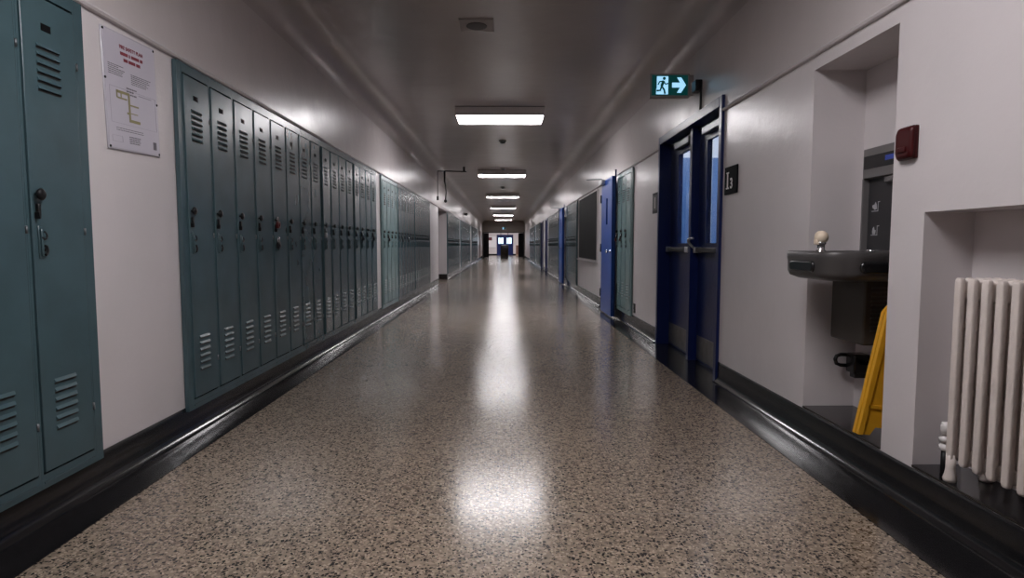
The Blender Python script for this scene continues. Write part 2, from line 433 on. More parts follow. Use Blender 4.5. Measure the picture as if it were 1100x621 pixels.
# ------------------------------------------------------------------ lockers
def louvre(m, x0, x1, y, z, h=.012, d=.007):
    """pressed hood that opens downwards, with its dark slot beneath"""
    A = [m._v(p) for p in ((x0, y, z + h), (x1, y, z + h), (x1 - .003, y - d, z), (x0 + .003, y - d, z))]
    B = [m._v(p) for p in ((x0, y, z - .003), (x1, y, z - .003))]
    m.face(A, 0); m.face([A[0], A[3], B[0]], 0); m.face([A[1], B[1], A[2]], 0)
    m.face([A[3], A[2], B[1], B[0]], 1)
    m.box(x0 + .002, x1 - .002, y - .0006, y + .001, z - .009, z - .001, 1)
MESH = {}
def make_locker(W, paint='teal'):
    """locker at local origin: x right, y into the wall, z up from its base"""
    r = thing('locker', 'x', 'locker')
    m = MB(); H = LHT
    m.box(0, .012, 0, .016, 0, H); m.box(W - .012, W, 0, .016, 0, H)
    m.box(.012, W - .012, 0, .016, 0, .052); m.box(.012, W - .012, 0, .016, H - .050, H)
    m.box(.012, W - .012, -.004, .0, .018, .026)            # pressed bead on the plinth rail
    B, T = .032, H - .012
    m.box(0, .003, .016, .34, B, T); m.box(W - .003, W, .016, .34, B, T)
    m.box(.003, W - .003, .336, .34, B, T); m.box(.003, W - .003, .016, .336, B, B + .004); m.box(.003, W - .003, .016, .336, T - .004, T)
    m.build('body', M[paint], r)
    hx = W - .014; dw = W - .029                             # hinge line, door width
    m = MB(); y = -.006
    z0, z1 = .060, H - .060
    m.box(-dw, 0, y, .014, z0, z1, 0, bev=.003)
    vx0, vx1 = -dw + .062, -dw + .178
    for k in range(6):
        louvre(m, vx0, vx1, y, 1.606 - k*.0302)
        louvre(m, vx0, vx1, y, .382 - k*.0352)
    d = m.build('door', [M[paint], M['dark']], r, (hx, 0, 0))
    m = MB(); m.box(-dw + .092, -dw + .140, y - .002, y, 1.668, 1.694, 0, bev=.0008, seg=1); m.build('number_plate', M['blackplate'], d)
    m = MB(); m.lathe([(.006, y), (.006, y - .012), (.019, y - .013), (.022, y - .020), (.014, y - .027), (.001, y - .028)], (-dw + .026, 0, 1.073), 'y', 14)
    m.build('knob', M['blackmetal'], d)
    m = MB()
    m.box(-dw + .016, -dw + .030, y - .014, y, .995, 1.040, 0, bev=.003, seg=1)
    m.box(-dw + .012, -dw + .020, y - .020, y, .985, 1.010, 0, bev=.002, seg=1)
    m.build('latch', M['blackmetal'], d)
    m = MB()
    m.box(-dw + .022, -dw + .040, y - .005, y, .842, .962, 0, bev=.002, seg=1)
    m.box(-dw + .026, -dw + .036, y - .013, y - .005, .850, .950, 0, bev=.003, seg=1)
    m.build('handle', M[paint], d)
    m = MB()
    m.tube([(-dw + .040 + .012*math.sin(a), y - .012, .925 + .014*math.cos(a)) for a in [k/9*PI*1.4 for k in range(10)]], .0035, 6)
    m.tube([(-dw + .040 + .012*math.sin(a), y - .012, .872 + .016*math.cos(a)) for a in [k/9*PI for k in range(10)]], .005, 6)
    m.box(-dw + .036, -dw + .052, y - .014, y, .868, .880)
    m.build('hook', M['blackmetal'], d)
    for hz in (.235, .945, 1.585):
        m = MB(); m.tube([(W - .012, -.007, hz - .014), (W - .012, -.007, hz + .014)], .0045, 8); m.build('hinge', M['hardware'], r)
    return r
PROTO = {}
def get_proto(key):
    if key not in PROTO:
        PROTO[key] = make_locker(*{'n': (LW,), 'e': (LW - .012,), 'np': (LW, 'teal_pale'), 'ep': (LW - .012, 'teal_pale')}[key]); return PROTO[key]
    return dup(PROTO[key])
LOCK = {}
FLANGES = []
def lockers(rowid, side, y0, n, breaks, labelf, group, open_=None, pale=()):
    open_ = open_ or {}
    for i in range(n):
        last = (i + 1) in breaks
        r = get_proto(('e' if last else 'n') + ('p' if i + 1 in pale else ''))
        Wd = LW - .012 if last else LW
        if side < 0: r.location = (XL + .026, y0 + i*PITCH, LZ); r.rotation_euler = (0, 0, LEFTW)
        else: r.location = (XR - .026, y0 + n*PITCH - i*PITCH, LZ); r.rotation_euler = (0, 0, RIGHTW)
        tag(r, labelf(i + 1), 'locker', group)
        door = [c for c in r.children if c.name.split('.')[0] == 'door'][0]
        door.rotation_euler = (0, 0, math.radians(open_.get(i + 1, random.uniform(0, .35))))
        LOCK[(rowid, i + 1)] = r
    # flanges at the row's two ends
    for k, (ya, yb) in enumerate(((y0 - FL, y0 - .001), (y0 + n*PITCH, y0 + n*PITCH + FL))):
        idx = (1 if k == 0 else n) if side < 0 else (n if k == 0 else 1)
        r = LOCK[(rowid, idx)]
        ax, bx = (ya - r.location.y, yb - r.location.y) if side < 0 else (r.location.y - yb, r.location.y - ya)
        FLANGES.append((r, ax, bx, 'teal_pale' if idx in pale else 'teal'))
lockers('a', -1, *ROWS_L[0], (), lambda i: ['', 'teal locker cut by the left picture edge, its louvres half out of view', 'nearest whole teal locker, just left of the white wall plan'][i], 'nearest teal lockers')
def lab_b(i):
    ex = {5: ', with red and silver padlocks', 9: ', silver padlock', 14: ', with a large black padlock'}
    return 'teal locker, %s of the long row past the wall plan%s' % (ORD[i], ex.get(i, ''))
lockers('b', -1, *ROWS_L[1], (8, 12), lab_b, 'teal lockers in the long left row', {9: 2.6, 13: 2.2, 10: .9})
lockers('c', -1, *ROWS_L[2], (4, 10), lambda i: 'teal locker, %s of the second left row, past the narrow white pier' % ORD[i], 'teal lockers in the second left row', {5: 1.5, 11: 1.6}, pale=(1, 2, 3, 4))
lockers('d', -1, *ROWS_L[3], (8,), lambda i: 'dark teal locker, %s past the white left alcove' % ORD[i], 'teal lockers beyond the left alcove')
lockers('e', -1, *ROWS_L[4], (8, 16), lambda i: 'small far teal locker, %s of the fourth left row' % ORD[i], 'teal lockers in the fourth left row')
lockers('f', -1, *ROWS_L[5], (8, 16), lambda i: 'tiny farthest teal locker, %s of the last left row near the end doors' % ORD[i], 'teal lockers in the last left row')
def lab_r1(i): return ['', 'pale teal locker nearest the open blue door, farthest of the three', 'pale teal locker, middle one of three right of the open blue door', 'pale teal locker nearest the navy double doors, of three right of the blue door'][i]
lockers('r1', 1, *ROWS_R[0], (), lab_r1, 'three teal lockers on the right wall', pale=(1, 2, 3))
rn = lambda n, txt: (lambda i: txt % ORD[n + 1 - i])
lockers('r2', 1, *ROWS_R[1], (4,), rn(7, 'grey teal locker on the right, %s beyond the blackboard'), 'teal lockers beyond the blackboard')
lockers('r3', 1, *ROWS_R[2], (6,), rn(13, 'dark teal locker on the right, %s past the second blue door'), 'teal lockers past the second blue door')
lockers('r4', 1, *ROWS_R[3], (6,), rn(12, 'small far teal locker on the right, %s past the two navy doors'), 'teal lockers past the navy doors')
lockers('r5', 1, *ROWS_R[4], (8,), rn(20, 'tiny teal locker of the last right row, %s from its near end'), 'teal lockers in the last right row')

for r, ax, bx, pt in FLANGES:
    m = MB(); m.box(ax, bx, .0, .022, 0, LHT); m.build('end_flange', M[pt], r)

# padlocks hang on the latches
def padlock(key, mat, label, dz=0.0, s=1.0):
    r = LOCK[key]; side = -1 if key[0] in 'abcdef' else 1
    dw = LW - .029
    lx = LW - .014 - dw + .024
    mw = Matrix.Translation(r.location) @ Matrix.Rotation(r.rotation_euler.z, 4, 'Z')
    p = mw @ Vector((lx, -.030, .985 + dz))
    t = thing('padlock', label, 'padlock', p, r.rotation_euler.z, 'padlocks on lockers')
    m = MB(); m.box(-.022*s, .022*s, -.010, .010, -.046*s, 0, 0, bev=.006); m.lathe([(.004, -.0105), (.012*s, -.011), (.012*s, -.014), (.002, -.0145)], (0, 0, -.023*s), 'y', 14)
    m.build('lock_body', mat, t)
    m = MB(); m.tube([(-.014*s, 0, -.004)] + [(-.014*s*math.cos(a), 0, .016*s + .014*s*math.sin(a)) for a in [k/10*PI for k in range(11)]] + [(.014*s, 0, -.004)], .0035*s, 8)
    m.build('shackle', M['chrome'], t)
padlock(('b', 5), M['red_lock'], 'dark red padlock on the fifth locker past the wall plan', .075, 1.05)
padlock(('b', 5), M['blackmetal'], 'black and silver padlock hanging low under the red padlock', -.072, 1.05)
padlock(('b', 9), M['silver'], 'silver padlock on the locker with the bent bright edge', .02)
padlock(('b', 14), M['blackmetal'], 'black padlock third from the far end of the long left row')
padlock(('b', 16), M['blackmetal'], 'black padlock on the last locker before the white pier')
padlock(('c', 2), M['blackmetal'], 'black padlock on the second locker past the white pier')
padlock(('c', 6), M['blackmetal'], 'black padlock on the sixth locker past the white pier')
padlock(('c', 8), M['blackmetal'], 'black padlock on the eighth locker past the white pier')
padlock(('r1', 1), M['red_lock'], 'dark red padlock on the locker beside the open blue door')
padlock(('r1', 2), M['blackmetal'], 'black padlock on the middle locker of the right three')

# ------------------------------------------------------------------ wall plan (left wall)
t = thing('wall_plan', 'white laminated building safety plan with red title, screwed to left wall', 'sign', (XL, 2.665, 1.445), LEFTW)
t.rotation_euler = (0, math.radians(-2.2), LEFTW)
W_, H_ = .395, .515
m = MB(); m.box(0, W_, -.008, -.001, 0, H_, 0, bev=.0035); m.build('backing_panel', M['acrylic'], t)
m = MB(); m.box(.008, W_ - .008, -.0095, -.0078, .008, H_ - .008); m.build('printed_sheet', M['paper'], t)
m = MB(); y = -.0098
m.text('FIRE SAFETY PLAN', .0215, (W_*.52, y, H_ - .066), 0, align='CENTER', bold=.0007)
for (z, words) in ((H_ - .094, (.055, .010, .06, .02)), (H_ - .120, (.03, .05, .03))):
    tot = sum(words) + .007*(len(words) - 1); x = W_*.52 - tot/2
    for w in words: m.box(x, x + w, y - .0005, y, z, z + .014); x += w + .007
m.build('title_print', M['red_ink'], t)
def lines(x, z, n, w, h=.0032, step=.0082):
    m = MB()
    for k in range(n):
        ww = w*random.uniform(.65, 1); xx = x
        while xx < x + ww - .006:
            q = min(random.uniform(.008, .022), x + ww - xx); m.box(xx, xx + q, y - .0004, y, z - k*step, z - k*step + h); xx += q + .003
    m.build('text_block', M['ink'], t)
lines(.03, H_ - .150, 6, .12); lines(.19, H_ - .168, 6, .17); lines(.15, H_ - .236, 3, .08, .006, .013)
lines(.06, .096, 2, .28, .003, .009); lines(.15, .064, 4, .09, .0045, .009)
m = MB(); m.box(.335, .362, y - .0004, y, .030, .066); m.build('corner_stamp', M['ink'], t)
m = MB()
for (x0, x1, z0, z1) in ((.03, .372, .118, .119), (.03, .372, .272, .2732), (.03, .0312, .118, .273), (.371, .372, .118, .273), (.028, .1, .036, .037), (.028, .1, .062, .063), (.028, .029, .036, .063), (.099, .1, .036, .063), (.24, .34, .262, .266)):
    m.box(x0, x1, y - .0004, y, z0, z1)
m.build('ruled_frame', M['ink_light'], t)
m = MB()
for (x0, x1, z0, z1) in ((.075, .17, .250, .262), (.075, .083, .228, .262), (.105, .112, .232, .252), (.083, .15, .226, .233), (.158, .171, .144, .258), (.171, .235, .206, .213), (.171, .225, .172, .176), (.158, .240, .133, .146), (.145, .158, .166, .175)):
    m.box(x0, x1, y - .0006, y, z0, z1)
m.build('floor_plan_print', M['ochre'], t)
for (x, z) in ((.012, .012), (W_ - .012, .012), (.012, H_ - .012), (W_ - .012, H_ - .012), (.008, .30), (W_ - .008, .25)):
    m = MB(); m.lathe([(.006, -.0078), (.006, -.0105), (.003, -.0125), (.0005, -.0128)], (x, 0, z), 'y', 10); m.build('screw', M['blackmetal'], t)

# ------------------------------------------------------------------ double doors (right wall)
t = thing('door_1', 'navy double doors with tall glass panes and push bars', 'door'); t['kind'] = 'structure'
m = MB()
a, b = DD; zt = 2.07
m.box(XR - .022, XR + .14, a - .02, a + .035, 0, zt + .045, 0, bev=.004, seg=1)
m.box(XR - .022, XR + .14, b - .035, b + .02, 0, zt + .045, 0, bev=.004, seg=1)
m.box(XR - .022, XR + .14, a + .035, b - .035, zt - .03, zt + .045, 0, bev=.004, seg=1)
m.build('door_frame', M['navy'], t)
ym = 5.33
m = MB(); m.box(XR + .030, XR + .14, ym - .03, ym + .03, .004, zt - .03, 0, bev=.003, seg=1); m.build('mullion', M['navy'], t)
for k, (y0, y1, w0, w1) in enumerate(((a + .038, ym - .032, 4.68, 5.10), (ym + .032, b - .038, 5.54, 5.93))):
    zb, zw0, zw1, ztop = .012, 1.035, 1.905, 2.035
    m = MB(); x0, x1 = XR + .10, XR + .14
    m.box(x0, x1, y0, w0, zb, ztop); m.box(x0, x1, w1, y1, zb, ztop)
    m.box(x0, x1, w0, w1, zb, zw0); m.box(x0, x1, w0, w1, zw1, ztop)
    lf = m.build('door_leaf', M['navy'], t)
    m = MB()
    for (p0, p1, q0, q1) in ((w0 - .012, w0 + .008, zw0 - .012, zw1 + .012), (w1 - .008, w1 + .012, zw0 - .012, zw1 + .012), (w0 + .008, w1 - .008, zw0 - .012, zw0 + .008), (w0 + .008, w1 - .008, zw1 - .008, zw1 + .012)):
        m.box(x0 - .006, x0, p0, p1, q0, q1)
    m.build('glazing_bead', M['navy'], lf)
    m = MB(); m.box(x0 + .017, x0 + .021, w0, w1, zw0, zw1); m.build('window_pane', M['glass'], lf)
    m = MB(); m.box(x0 - .004, x0, y0 + .03, y1 - .03, .03, .235, 0, bev=.0015, seg=1); m.build('kick_plate', M['plate'], lf)
    m = MB(); zc = .985
    m.box(x0 - .055, x0 - .012, y0 + .10, y1 - .06, zc - .020, zc + .018, 0, bev=.006)
    m.build('push_bar', M['blackmetal'], lf)
    m = MB()
    m.box(x0 - .060, x0, y0 + .05, y0 + .15, zc - .028, zc + .026, 0, bev=.006); m.box(x0 - .060, x0, y1 - .10, y1 - .05, zc - .028, zc + .026, 0, bev=.006)
    m.build('push_bar_end', M['steel'], lf)
    m = MB(); m.box(x0 - .05, x0, w0 - .05, w1 + .02, 1.945, 2.005, 0, bev=.006); m.build('door_closer', M['hardware'], lf)
    m = MB(); m.box(x0 - .02, x0 - .001, y0, y1, 2.012, 2.030); m.build('stop_strip', M['hardware'], lf)
m = MB(); yy = ym - .10
m.tube([(XR + .05, yy + .03, 1.0), (XR + .03, yy + .035, 1.02), (XR + .005, yy + .04, 1.05), (XR + .0, yy + .03, 1.075), (XR + .01, yy, 1.085), (XR + .03, yy - .02, 1.085)], .010, 8)
m.build('lever_handle', M['steel'], t)

# stair lobby seen through the panes
x0, x1, y0, y1 = XR + .162, 3.4, 3.9, 7.40
m = MB()
m.face([m._v(p) for p in ((x0, y1, 2.08), (x1, y1, 2.08), (x1, y1, 2.7), (x0, y1, 2.7))], 0)
m.face([m._v(p) for p in ((x0, y1, 0), (x1, y1, 0), (x1, y1, 2.08), (x0, y1, 2.08))], 1)
m.face([m._v(p) for p in ((x1, y0, 0), (x1, y1, 0), (x1, y1, 2.7), (x1, y0, 2.7))], 0)
m.face([m._v(p) for p in ((x0, y0, 0), (x1, y0, 0), (x1, y0, 2.7), (x0, y0, 2.7))], 0)
m.face([m._v(p) for p in ((x0, y0, 2.7), (x1, y0, 2.7), (x1, y1, 2.7), (x0, y1, 2.7))], 0)
m.box(2.42, 2.52, y1 - .02, y1 - .002, 0, 2.08, 0)
struct(m, 'wall_lobby', [M['vest_wall'], M['vest_blue']])
# unseen lamp added to brighten the lobby behind the panes
tl = thing('lobby_fill_light', 'added unseen fill light in the lobby behind the navy double doors', 'ceiling light', (2.5, 6.0, 2.635))
m = MB(); m.box(-.3, .3, -.6, .6, 0, .06, 0, bev=.008); m.build('housing', M['light_box'], tl)
m = MB(); m.box(-.28, .28, -.58, .58, -.012, .0, 0); m.build('diffuser', M['diffuser'], tl)

# ------------------------------------------------------------------ blue doors folded back against the right wall
def folded_door(name, label, y0, y1, closer=True):
    t = thing(name, label, 'door'); t['kind'] = 'structure'
    xa, xb = 1.486, 1.528
    m = MB(); w0 = y0 + .34; w1 = y0 + .47
    z0, z1, q0, q1 = .025, 1.975, 1.32, 1.70
    m.box(xa, xb, y0, w0, z0, z1); m.box(xa, xb, w1, y1, z0, z1); m.box(xa, xb, w0, w1, z0, q0); m.box(xa, xb, w0, w1, q1, z1)
    lf = m.build('door_leaf', M['blue'], t)
    m = MB(); m.box(xa + .016, xa + .022, w0, w1, q0, q1); m.build('narrow_pane', M['black'], lf)
    m = MB(); m.lathe([(.028, 0), (.028, -.006), (.010, -.010), (.010, -.035), (.024, -.042), (.027, -.055), (.018, -.064), (.001, -.066)], (xa, y0 + .075, .935), 'x', 16); m.build('door_knob', M['chrome'], lf)
    for hz in (.30, .98, 1.72):
        m = MB(); m.box(xa - .004, XR + .002, y1 - .004, y1 + .05, hz - .055, hz + .055, 0, bev=.004, seg=1); m.tube([(xa - .004, y1 + .018, hz - .06), (xa - .004, y1 + .018, hz + .06)], .013, 8); m.build('hinge', M['blackmetal'], t)
    m = MB(); m.box(xa - .055, xa, y1 - .30, y1 - .02, 1.915, 1.985, 0, bev=.008); m.build('closer_box', M['silver'], lf)
    m = MB(); m.tube([(xa - .03, y1 - .16, 1.99), (xa - .03, y1 - .16, 2.005), (xa - .10, y1 - .10, 2.008), (xa - .235, y1 - .02, 2.008)], .010, 8); m.build('closer_arm', M['hardware'], lf)
    m = MB(); m.tube([(xb + .01, y0 + .01, .02), (xb + .01, y0 + .01, 2.06)], .012, 8); m.build('edge_rod', M['navy'], lf)
    return t
folded_door('door_2', 'open blue door with narrow dark pane folded against right wall beside three lockers', 8.40, 9.28)
folded_door('door_3', 'farther open blue door folded against right wall past the blackboard lockers', 15.6, 16.42)
def flush_door(name, label, y0, y1, X, side, mat):
    t = thing(name, label, 'door'); t['kind'] = 'structure'
    s = side
    m = MB(); m.box(X - s*.02, X + s*.09, y0 + .001, y0 + .06, 0, 2.02); m.box(X - s*.02, X + s*.09, y1 - .06, y1 - .001, 0, 2.02); m.box(X - s*.02, X + s*.09, y0 + .06, y1 - .06, 1.95, 2.02)
    m.build('door_frame', mat, t)
    m = MB(); m.box(X + s*.02, X + s*.06, y0 + .063, y1 - .063, .01, 1.947, 0, bev=.003, seg=1); lf = m.build('door_leaf', mat, t)
    m = MB(); m.lathe([(.028, 0), (.028, -.006), (.010, -.010), (.010, -.035), (.026, -.045), (.018, -.062), (.001, -.064)] if s > 0 else [(.028, 0), (.028, .006), (.010, .010), (.010, .035), (.026, .045), (.018, .062), (.001, .064)], (X + s*.02, y0 + .13, .95), 'x', 14); m.build('door_knob', M['chrome'], lf)
flush_door('door_4', 'far dark navy door on right wall, nearer of two', *DN1, XR, 1, M['navy'])
flush_door('door_5', 'far dark navy door on right wall, farther of two', *DN2, XR, 1, M['navy'])

# ------------------------------------------------------------------ blackboard
t = thing('blackboard', 'large black board with thin metal frame on the right wall past the blue door', 'board', (XR, 12.87, .74), RIGHTW)
W_ = 2.53; H_ = 1.235
m = MB(); m.box(.02, W_ - .02, -.016, -.001, .02, H_ - .02); m.build('writing_surface', M['slate'], t)
m = MB(); m.box(0, W_, -.024, -.001, 0, .022); m.box(0, W_, -.024, -.001, H_ - .022, H_); m.box(0, .022, -.024, -.001, .022, H_ - .022); m.box(W_ - .022, W_, -.024, -.001, .022, H_ - .022)
m.build('frame', M['alu'], t)
m = MB(); m.box(.0, W_, -.06, -.001, -.022, -.004, 0, bev=.003, seg=1); m.build('ledge', M['alu'], t)

# ------------------------------------------------------------------ ceiling fixtures
t0 = None
for i in range(-2, 6):
    yc = 8.78 + 7.1*i
    if i == -2: continue
    lab = ['glowing ceiling light out of view above the camera, nearest', 'large nearest glowing ceiling light in view', 'second glowing ceiling light from the camera', 'third glowing ceiling light down the hall', 'fourth glowing ceiling light down the hall', 'fifth glowing ceiling light, second last', 'last small glowing ceiling light before the end wall'][i + 1]
    if t0 is None:
        t0 = t = thing('ceiling_light', lab, 'ceiling light', (-.058, yc, HC), 0, 'ceiling lights along the hall')
        m = MB(); m.box(-.61, .61, -.33, .33, -.085, -.004)
        m.box(-.61, .61, -.33, -.312, -.120, -.085); m.box(-.61, .61, .312, .33, -.120, -.085); m.box(-.61, -.602, -.312, .312, -.120, -.085); m.box(.602, .61, -.312, .312, -.120, -.085)
        m.build('housing', M['light_box'], t)
        m = MB(); m.box(-.595, .595, -.285, .285, -.108, -.086); m.build('diffuser', M['diffuser'], t)
        m = MB(); m.box(-.615, .615, -.338, .338, -.006, -.0005); m.build('mounting_rim', M['blackmetal'], t)
    else:
        t = dup(t0); t.location = (-.058, yc, HC); tag(t, lab)
def speaker(y, x, w, label):
    t = thing('ceiling_speaker', label, 'speaker', (x, y, HC))
    m = MB(); m.box(-w/2, w/2, -w/2, w/2, -.014, -.0005, 0, bev=.004); m.build('plate', M['speakerplate'], t)
    m = MB(); m.lathe([(w*.30, -.0138), (w*.31, -.018), (w*.28, -.020), (.001, -.021)], (0, 0, 0), 'z', 28); m.build('grille', M['speakergrille'], t)
speaker(5.36, -.235, .29, 'square ceiling speaker with round grille before the nearest light')
speaker(26.4, -.03, .42, 'far square ceiling speaker past the third light')
def detector(y, x, label):
    t = thing('smoke_detector', label, 'smoke detector', (x, y, HC))
    m = MB(); m.lathe([(.07, -.0005), (.07, -.016), (.062, -.022)], n=20); m.build('base', M['signgrey'], t)
    m = MB(); m.lathe([(.048, -.022), (.050, -.040), (.030, -.056), (.001, -.058)], n=20); m.build('sensor_head', M['hardware'], t)
detector(11.2, -.03, 'small round smoke detector just beyond the nearest light')
detector(15.2, -.02, 'small round smoke detector just before the second light')
detector(20.1, -.05, 'small round smoke detector between second and third lights')

# conduit with two drop rods near the left alcove
t = thing('ceiling_conduit', 'dark conduit across ceiling with two hanging rods above the left alcove', 'conduit', (-1.55, 14.9, 2.55))
m = MB(); m.tube([(-.075, 0, .262), (.20, 0, .262), (.63, 0, .250)], .013, 8); m.box(.55, .60, -.02, .02, .25, .368); m.build('conduit_pipe', M['blackmetal'], t)
m = MB(); m.tube([(-.07, 0, .252), (-.07, 0, -.36)], .010, 8); m.box(-.095, -.045, -.02, .02, -.44, -.34, 0, bev=.006); m.build('drop_rod', M['blackmetal'], t)
m = MB(); m.tube([(.10, 0, .25), (.10, 0, .02), (.12, 0, -.08), (.135, 0, -.25), (.12, 0, -.42)], [.022, .022, .016, .012, .016], 8); m.lathe([(.01, -.50), (.035, -.48), (.035, -.44), (.012, -.42)], (.12, 0, 0), 'z', 12); m.build('curved_rod', M['blackmetal'], t)
t = thing('wall_camera', 'small dark bracket fixture high on left wall above the far lockers', 'wall fixture', (XL, 26.0, 2.32), LEFTW)
m = MB(); m.box(-.04, .04, -.02, 0, -.05, .05, 0, bev=.006); m.build('bracket', M['blackmetal'], t)
m = MB(); m.lathe([(.01, -.02), (.05, -.03), (.06, -.08), (.045, -.13), (.001, -.15)], (0, 0, 0), 'y', 16); m.build('dome', M['black'], t)

# ------------------------------------------------------------------ exit signs
def exit_sign(x, y, z, w, label, arrow=True, side_mount=0):
    h = w*.60
    t = thing('exit_sign', label, 'exit sign', (x, y, z), FACE)
    m = MB(); m.box(-w/2, w/2, 0, .045, 0, h, 0, bev=.006); m.build('housing', M['signgrey'], t)
    m = MB(); m.box(-w*.455, w*.455, -.003, .001, h*.10, h*.93); f = m.build('lit_face', M['signgreen'], t)
    dx0, dx1, dz0, dz1 = -w*.345, -w*.045, h*.14, h*.88
    def P(u, v): return (dx0 + (dx1 - dx0)*u, dz0 + (dz1 - dz0)*v)
    m = MB(); m.prism([P(*q) for q in ((0, 0), (1, 0), (1, 1), (.05, 1), (.05, .30), (.0, .30))], 'y', -.0048, -.003); 
    if arrow:
        cx0, cx1, zc = w*.055, w*.405, h*.52; k = h*.33
        m.prism([(cx0, zc - h*.10), (cx1 - k*.75, zc - h*.10), (cx1 - k*1.15, zc - k*.95), (cx1 - k*.62, zc - k*.95), (cx1, zc), (cx1 - k*.62, zc + k*.95), (cx1 - k*1.15, zc + k*.95), (cx1 - k*.75, zc + h*.10), (cx0, zc + h*.10)], 'y', -.0048, -.003)
    m.build('pictogram', M['signlit'], f)
    # running figure, dark on the lit doorway
    m = MB()
    def limb(pts, r):
        m.tube([(P(u, v)[0], -.0048, P(u, v)[1]) for u, v in pts], r, 6)
    hx, hz = P(.66, .88); m.lathe([(.012*w/.3, -.0070), (.012*w/.3, -.0050)], (hx, 0, hz), 'y', 12)
    q = .0075*w/.3
    limb([(.60, .74), (.48, .52), (.44, .44)], q*1.5)
    limb([(.60, .72), (.78, .56), (.98, .60)], q*.75); limb([(.58, .73), (.28, .70), (.14, .52)], q*.75)
    limb([(.46, .44), (.66, .26), (.74, .02)], q*1.0); limb([(.44, .44), (.34, .22), (.02, .20)], q*1.0)
    m.build('running_figure', M['signgreen'], f)
    if side_mount:
        m = MB(); m.box(w/2, w/2 + .035, .005, .040, h*.12, h*.95, 0, bev=.003, seg=1); m.box(w/2 + .03, side_mount, -.01, .055, h*.25, h*.85, 0, bev=.003, seg=1); m.build('wall_mount', M['signgrey'], t)
    return t
# far-end EXIT marker and the one by the navy doors
exit_sign(1.398, 5.2, 2.267, .335, 'lit green exit sign with running figure and right arrow beside navy doors', True, XR - 1.398 - .0)
exit_sign(-.02, YE - .06, 2.20, .33, 'tiny lit exit sign on the wall above the end doorway', False)
t = thing('conduit_box', 'small black junction box with drop conduit beside the exit sign', 'junction box', (XR, 5.02, 2.21), RIGHTW)
m = MB(); m.box(-.05, .05, -.055, 0, .06, .15, 0, bev=.004, seg=1); m.build('box', M['blackmetal'], t)
m = MB(); m.tube([(.055, -.012, .14), (.055, -.012, -.09)], .010, 8); m.build('conduit', M['blackmetal'], t)

# ------------------------------------------------------------------ room sign, plates, outlet, alarm
t = thing('room_sign', 'black room sign with white 1 and 3 right of the navy doors', 'sign', (XR, 4.39, 1.385), RIGHTW)
m = MB(); m.box(0, .235, -.012, -.001, 0, .195, 0, bev=.004); m.build('plate', M['blackplate'], t)
m = MB(); y = -.0122
m.box(.056, .076, y - .002, y, .045, .150); m.box(.040, .092, y - .002, y, .038, .048); m.box(.044, .088, y - .002, y, .146, .155)
m.text('3', .100, (.112, y - .001, .040), 0, ext=.001, bold=.002)
m.build('raised_number', M['white_plastic'], t)
t = thing('wall_plate', 'small dark sign plate in metal holder left of the navy doors', 'sign', (XR, 6.52, 1.36), RIGHTW)
m = MB(); m.box(0, .23, -.010, -.001, 0, .215, 0, bev=.003, seg=1); m.build('holder', M['signdark'], t)
m = MB(); m.box(.02, .21, -.0125, -.0098, .03, .185); m.build('insert', M['blackmetal'], t)
m = MB(); m.box(.09, .14, -.0135, -.0120, .05, .165); m.build('slip', M['signgrey'], t)
t = thing('door_plate', 'small grey number plate between the blue door and three lockers', 'sign', (XR, 8.66, 1.36), RIGHTW)
m = MB(); m.box(0, .13, -.012, -.001, 0, .135, 0, bev=.003, seg=1); m.build('plate', M['hardware'], t)
m = MB(); m.box(.015, .115, -.014, -.0115, .07, .12); m.build('insert', M['tan'], t)
t = thing('wall_outlet', 'small dark wall outlet low beside the nearest of three right lockers', 'outlet', (XR, 7.40, .195), RIGHTW)
m = MB(); m.box(0, .075, -.012, -.001, 0, .115, 0, bev=.003); m.build('cover', M['blackmetal'], t)
m = MB(); m.box(.022, .053, -.014, -.0115, .018, .048, 0); m.box(.022, .053, -.014, -.0115, .066, .096, 0); m.build('socket', M['hardware'], t)

t = thing('fire_alarm', 'dark red fire alarm box on the white pier between the niches', 'fire alarm', (XR, 2.452, 1.36), RIGHTW)
m = MB(); m.box(.004, .104, -.016, -.001, .004, .131, 0, bev=.004); m.build('mount_plate', M['alarm'], t)
m = MB()
def rr(x0, x1, z0, z1, r, y, n=5):
    out = []
    for cx, cz, a0 in ((x1 - r, z0 + r, -PI/2), (x1 - r, z1 - r, 0), (x0 + r, z1 - r, PI/2), (x0 + r, z0 + r, PI)):
        for k in range(n + 1):
            a = a0 + k/n*PI/2; out.append((cx + r*math.cos(a), y, cz + r*math.sin(a)))
    return out
m.loops([rr(.003, .105, .003, .132, .012, -.016), rr(.006, .102, .008, .127, .016, -.026), rr(.014, .094, .018, .117, .018, -.034)]); cv = m.build('cover', M['alarm'], t)
m = MB(); m.box(.030, .078, -.039, -.032, .030, .052, 0, bev=.003); m.build('pull_bar', M['alarm'], t)

